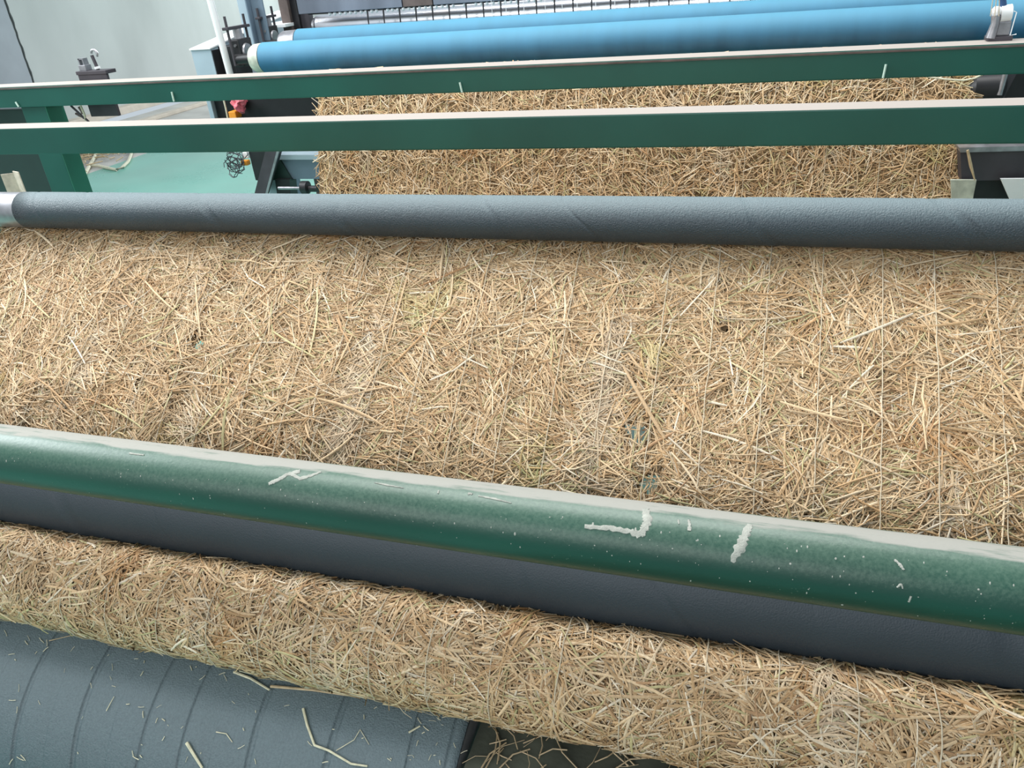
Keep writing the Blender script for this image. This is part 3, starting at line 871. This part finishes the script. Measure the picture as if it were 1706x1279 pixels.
# dark upright bars left of the needle bar
for px, wd_, Yq, mt, lab in ((474, .05, 3.66, 'rust', 'dark brown upright bar nearest the pale blue channel post'), (489, .045, 3.68, 'black', 'black upright bar between the brown bar and the needle bar'), (506, .05, 3.70, 'dark_grey', 'dark grey upright bar at the left end of the needle bar')):
    q = at(px, 20, Yq)
    bar = thing('upright_bar', lab, 'upright', (q.x, Yq, 0))
    box('bar', (q.x - wd_ / 2, Yq, 0), (q.x + wd_ / 2, Yq + .04, H + .5), M[mt], bar, bevel=.003)
    box('foot', (q.x - wd_ / 2 - .012, Yq - .01, 0), (q.x + wd_ / 2 + .012, Yq + .06, .015), M[mt], bar, bevel=.002)

# lower left of the machine: orange tie, pink bag, wires, braces, beam, wheels
ot = at(387, 190, 3.29)
box_o = box('orange_block', (ot.x - .018, 3.285, ot.z - .02), (ot.x + .022, 3.345, ot.z + .012), M['orange'], bevel=.004)
tag(box_o, 'small orange plastic block beside the pale blue cabinet', 'block')
pk = at(399, 174, 3.29)
bm = new_bm(); bmesh.ops.create_icosphere(bm, subdivisions=3, radius=.032, matrix=Matrix.Translation(pk))
for v in bm.verts:
    v.co += (v.co - pk) * .7 * mnoise.noise(v.co * 38) + Vector((.012, 0, -.006)) * mnoise.noise(v.co * 90)
tag(obj('plastic_bag', bm, M['pink'], smooth=True), 'crumpled pink plastic bag hanging above the orange block', 'bag')
tag(tube('cord', [at(371, 160, 3.29), at(376, 180, 3.29), at(381, 205, 3.29)], .004, M['cream'], seg=6), 'short pale cord hanging beside the orange block', 'cord')

wc = thing('wire_bundle', 'tangled coil of dark wires hanging over the teal floor', 'wires', at(400, 275, 3.1))
rnd = random.Random(12)
for i in range(13):
    c = at(rnd.uniform(385, 402), rnd.uniform(250, 285), 3.1); ra = rnd.uniform(.02, .05); rb = rnd.uniform(.02, .045); ph = rnd.uniform(0, 6)
    pts = [(c.x + ra * math.cos(t * .42 + ph) + .004 * math.sin(t * 3), c.y + .02 * math.sin(t * .5 + i), c.z - .01 + rb * math.sin(t * .42 + ph)) for t in range(14)]
    tube('wire', pts, .002, M['wire'], wc, seg=5)
ob = at(408, 272, 3.12)
tag(box('orange_connector', (ob.x - .025, 3.12, ob.z - .012), (ob.x + .012, 3.15, ob.z + .012), M['orange'], bevel=.006), 'orange connector beside the coil of dark wires', 'connector')
wb_ = at(409, 259, 3.14)
tag(box('white_switch', (wb_.x - .014, 3.14, wb_.z - .012), (wb_.x + .014, 3.16, wb_.z + .014), M['white_top'], bevel=.003), 'small white switch box above the orange connector', 'switch')

lf = thing('machine_leg_frame', 'dark slanted brace and pale blue beam at the left foot of the hanging mat', 'machine frame', (-2.0, 3.1, 0))
def slab_px(name, quad, Y, th, mt, parent):
    bm = new_bm()
    a = [bm.verts.new(at(x, y, Y)) for x, y in quad]; b = [bm.verts.new(at(x, y, Y) + Vector((0, th, 0))) for x, y in quad]
    n = len(a)
    bm.faces.new(a); bm.faces.new(b[::-1])
    for i in range(n): bm.faces.new((a[i], a[(i + 1) % n], b[(i + 1) % n], b[i]))
    return obj(name, bm, M[mt], parent)
slab_px('black_leg', [(411, 240), (446, 240), (446, 305), (437, 302), (426, 300)], 3.10, .04, 'black', lf)
slab_px('brace', [(470, 232), (447, 232), (422, 330), (440, 330)], 3.06, .035, 'dark_grey', lf)
slab_px('brace_edge', [(470, 232), (466, 232), (440, 330), (444, 330)], 3.05, .01, 'steel', lf)
slab_px('gusset', [(460, 262), (466, 266), (487, 300), (450, 300)], 3.12, .015, 'dark_green', lf)
slab_px('beam', [(458, 266), (560, 266), (560, 298), (484, 298)], 3.13, .08, 'blue_grey', lf)
slab_px('beam_flange', [(458, 258), (560, 258), (560, 266), (458, 266)], 3.12, .10, 'pale_blue', lf)
slab_px('upright', [(450, 298), (458, 298), (470, 345), (448, 345)], 3.14, .04, 'pale_blue', lf)
slab_px('motor_box', [(458, 299), (482, 299), (486, 340), (464, 340)], 3.10, .06, 'black', lf)
lg = at(472, 338, 3.13)
box('floor_leg', (lg.x - .03, 3.11, 0), (lg.x + .03, 3.16, lg.z + .02), M['black'], lf)
ax = at(490, 316, 3.05)
box('tie_bar', (ax.x - .02, 3.12, ax.z - .014), (ax.x + .16, 3.14, ax.z - .006), M['steel'], lf)
whl = thing('castor_pulley', 'black pulley with a short hub at the left edge of the hanging mat', 'pulley', at(510, 316, 3.0))
wq = at(509, 312, 3.0)
lathe_x('wheel', [(wq.x - .02, .02), (wq.x - .016, .028), (wq.x + .014, .028), (wq.x + .018, .02)], wq.y, wq.z, M['black'], whl, 32)
lathe_x('hub', [(wq.x + .018, .014), (wq.x + .06, .014)], wq.y, wq.z - .006, M['black'], whl, 24)
lathe_x('axle', [(wq.x - .14, .007), (wq.x - .02, .007)], wq.y, wq.z - .004, M['steel'], whl, 16)

# pale ropes on the floor
rp = [(142, 290), (152, 272), (160, 256), (166, 240)]
tag(tube('white_rope', [floor_at(*p) + Vector((0, 0, .02)) for p in [(141, 296), (150, 280), (158, 266), (162, 258), (168, 245)]], .018, M['cream'], seg=6), 'pale rope running straight away over the concrete edge of the floor', 'rope')
tag(tube('white_rope', [floor_at(*p) + Vector((0, 0, .02)) for p in [(150, 279), (165, 279), (180, 283), (195, 286), (206, 281), (215, 272), (219, 262), (222, 250)]], .016, M['cream'], seg=6), 'pale rope lying in a wide curve on the concrete edge of the floor', 'rope')
hp = floor_at(150, 262)
bm = new_bm(); rnd = random.Random(3)
for i in range(260):
    q = hp + Vector((rnd.gauss(-.1, .28), rnd.gauss(0, .35), rnd.uniform(.01, .06))); a = rnd.uniform(0, 6.28); l = rnd.uniform(.06, .2)
    add_tube(bm, [q, q + Vector((l * math.cos(a), l * math.sin(a), rnd.uniform(-.005, .02)))], .006, 4)
tag(obj('straw_scraps', bm, M['straw_brown']), 'brown straw scraps on the concrete floor beyond the green post', 'straw scraps', kind='stuff')

# ------------------------------------------------------------------ right side of the machine
rf = thing('machine_side_frame', 'dark grey side beam and plates at the right edge of the hanging mat', 'machine frame', (.9, 2.95, 0))
slab_px('beam', [(1600, 250), (1760, 246), (1760, 299), (1602, 301)], 2.80, .06, 'dark_grey', rf)
slab_px('beam_flange', [(1598, 246), (1760, 242), (1760, 250), (1600, 254)], 2.78, .10, 'steel', rf)
slab_px('pale_plate', [(1584, 300), (1627, 300), (1618, 345), (1586, 345)], 2.77, .012, 'ivory', rf)
slab_px('black_leg', [(1626, 300), (1690, 300), (1700, 350), (1618, 350)], 2.84, .04, 'black', rf)
slab_px('white_plate', [(1667, 298), (1760, 297), (1760, 350), (1690, 350)], 2.76, .01, 'white_top', rf)
slab_px('side_plate', [(1655, 100), (1780, 90), (1780, 250), (1640, 250)], 3.0, .03, 'black', rf)
slab_px('strut', [(1706, 100), (1672, 164), (1664, 164), (1676, 108)], 2.96, .015, 'dark_grey', rf)
tube('pin', [at(1676, 120, 2.94), at(1665, 158, 2.94)], .008, M['steel'], rf)
hb = thing('shaft_hub', 'black hub with a shiny highlight at the right edge of the hanging mat', 'hub', at(1650, 148, 2.96))
hc = at(1650, 146, 2.98)
lathe_x('hub', [(hc.x - .07, .02), (hc.x - .05, .04), (hc.x + .03, .045), (hc.x + .04, .03)], hc.y, hc.z, M['black'], hb, 32)
lathe_x('collar', [(hc.x - .10, .018), (hc.x - .07, .018)], hc.y, hc.z, M['steel'], hb, 24)
tag(tube('pale_strand', [at(1545, 128, 2.88), at(1575, 132, 2.87), at(1605, 134, 2.86), at(1625, 130, 2.86), at(1640, 122, 2.86)], .003, M['cream'], seg=6), 'long pale strand lying across the top right of the hanging mat', 'strand')
tag(tube('straw_wisp', [at(1612, 250, 2.74), at(1617, 275, 2.74), at(1624, 300, 2.74)], [.004, .005, .002], M['straw_brown'], seg=5), 'tan straw wisp hanging from the right edge of the far mat', 'straw', 'loose straws on the grey drum')
# far supports of the right ends
box_r = box('end_stand', (1.0, 3.1, 0), (1.06, 3.85, H - .15), M['dark_grey'], bevel=.003)
tag(box_r, 'dark end stand carrying the right ends of the blue rollers', 'stand')

for nm, gp in (('grey_roller', 'grey rubber rollers of the winder'), ('blue_roller', 'blue rollers'), ('green_rail', 'green rails across the machine'),
               ('bearing_block', 'bearing blocks of the blue rollers'), ('upright_bar', 'upright bars beside the needle bar'), ('side_stand', 'green side stands'), ('white_rope', 'pale ropes on the floor')):
    for o in list(COL.objects):
        if o.parent is None and o.name.split('.')[0] == nm: o['group'] = gp
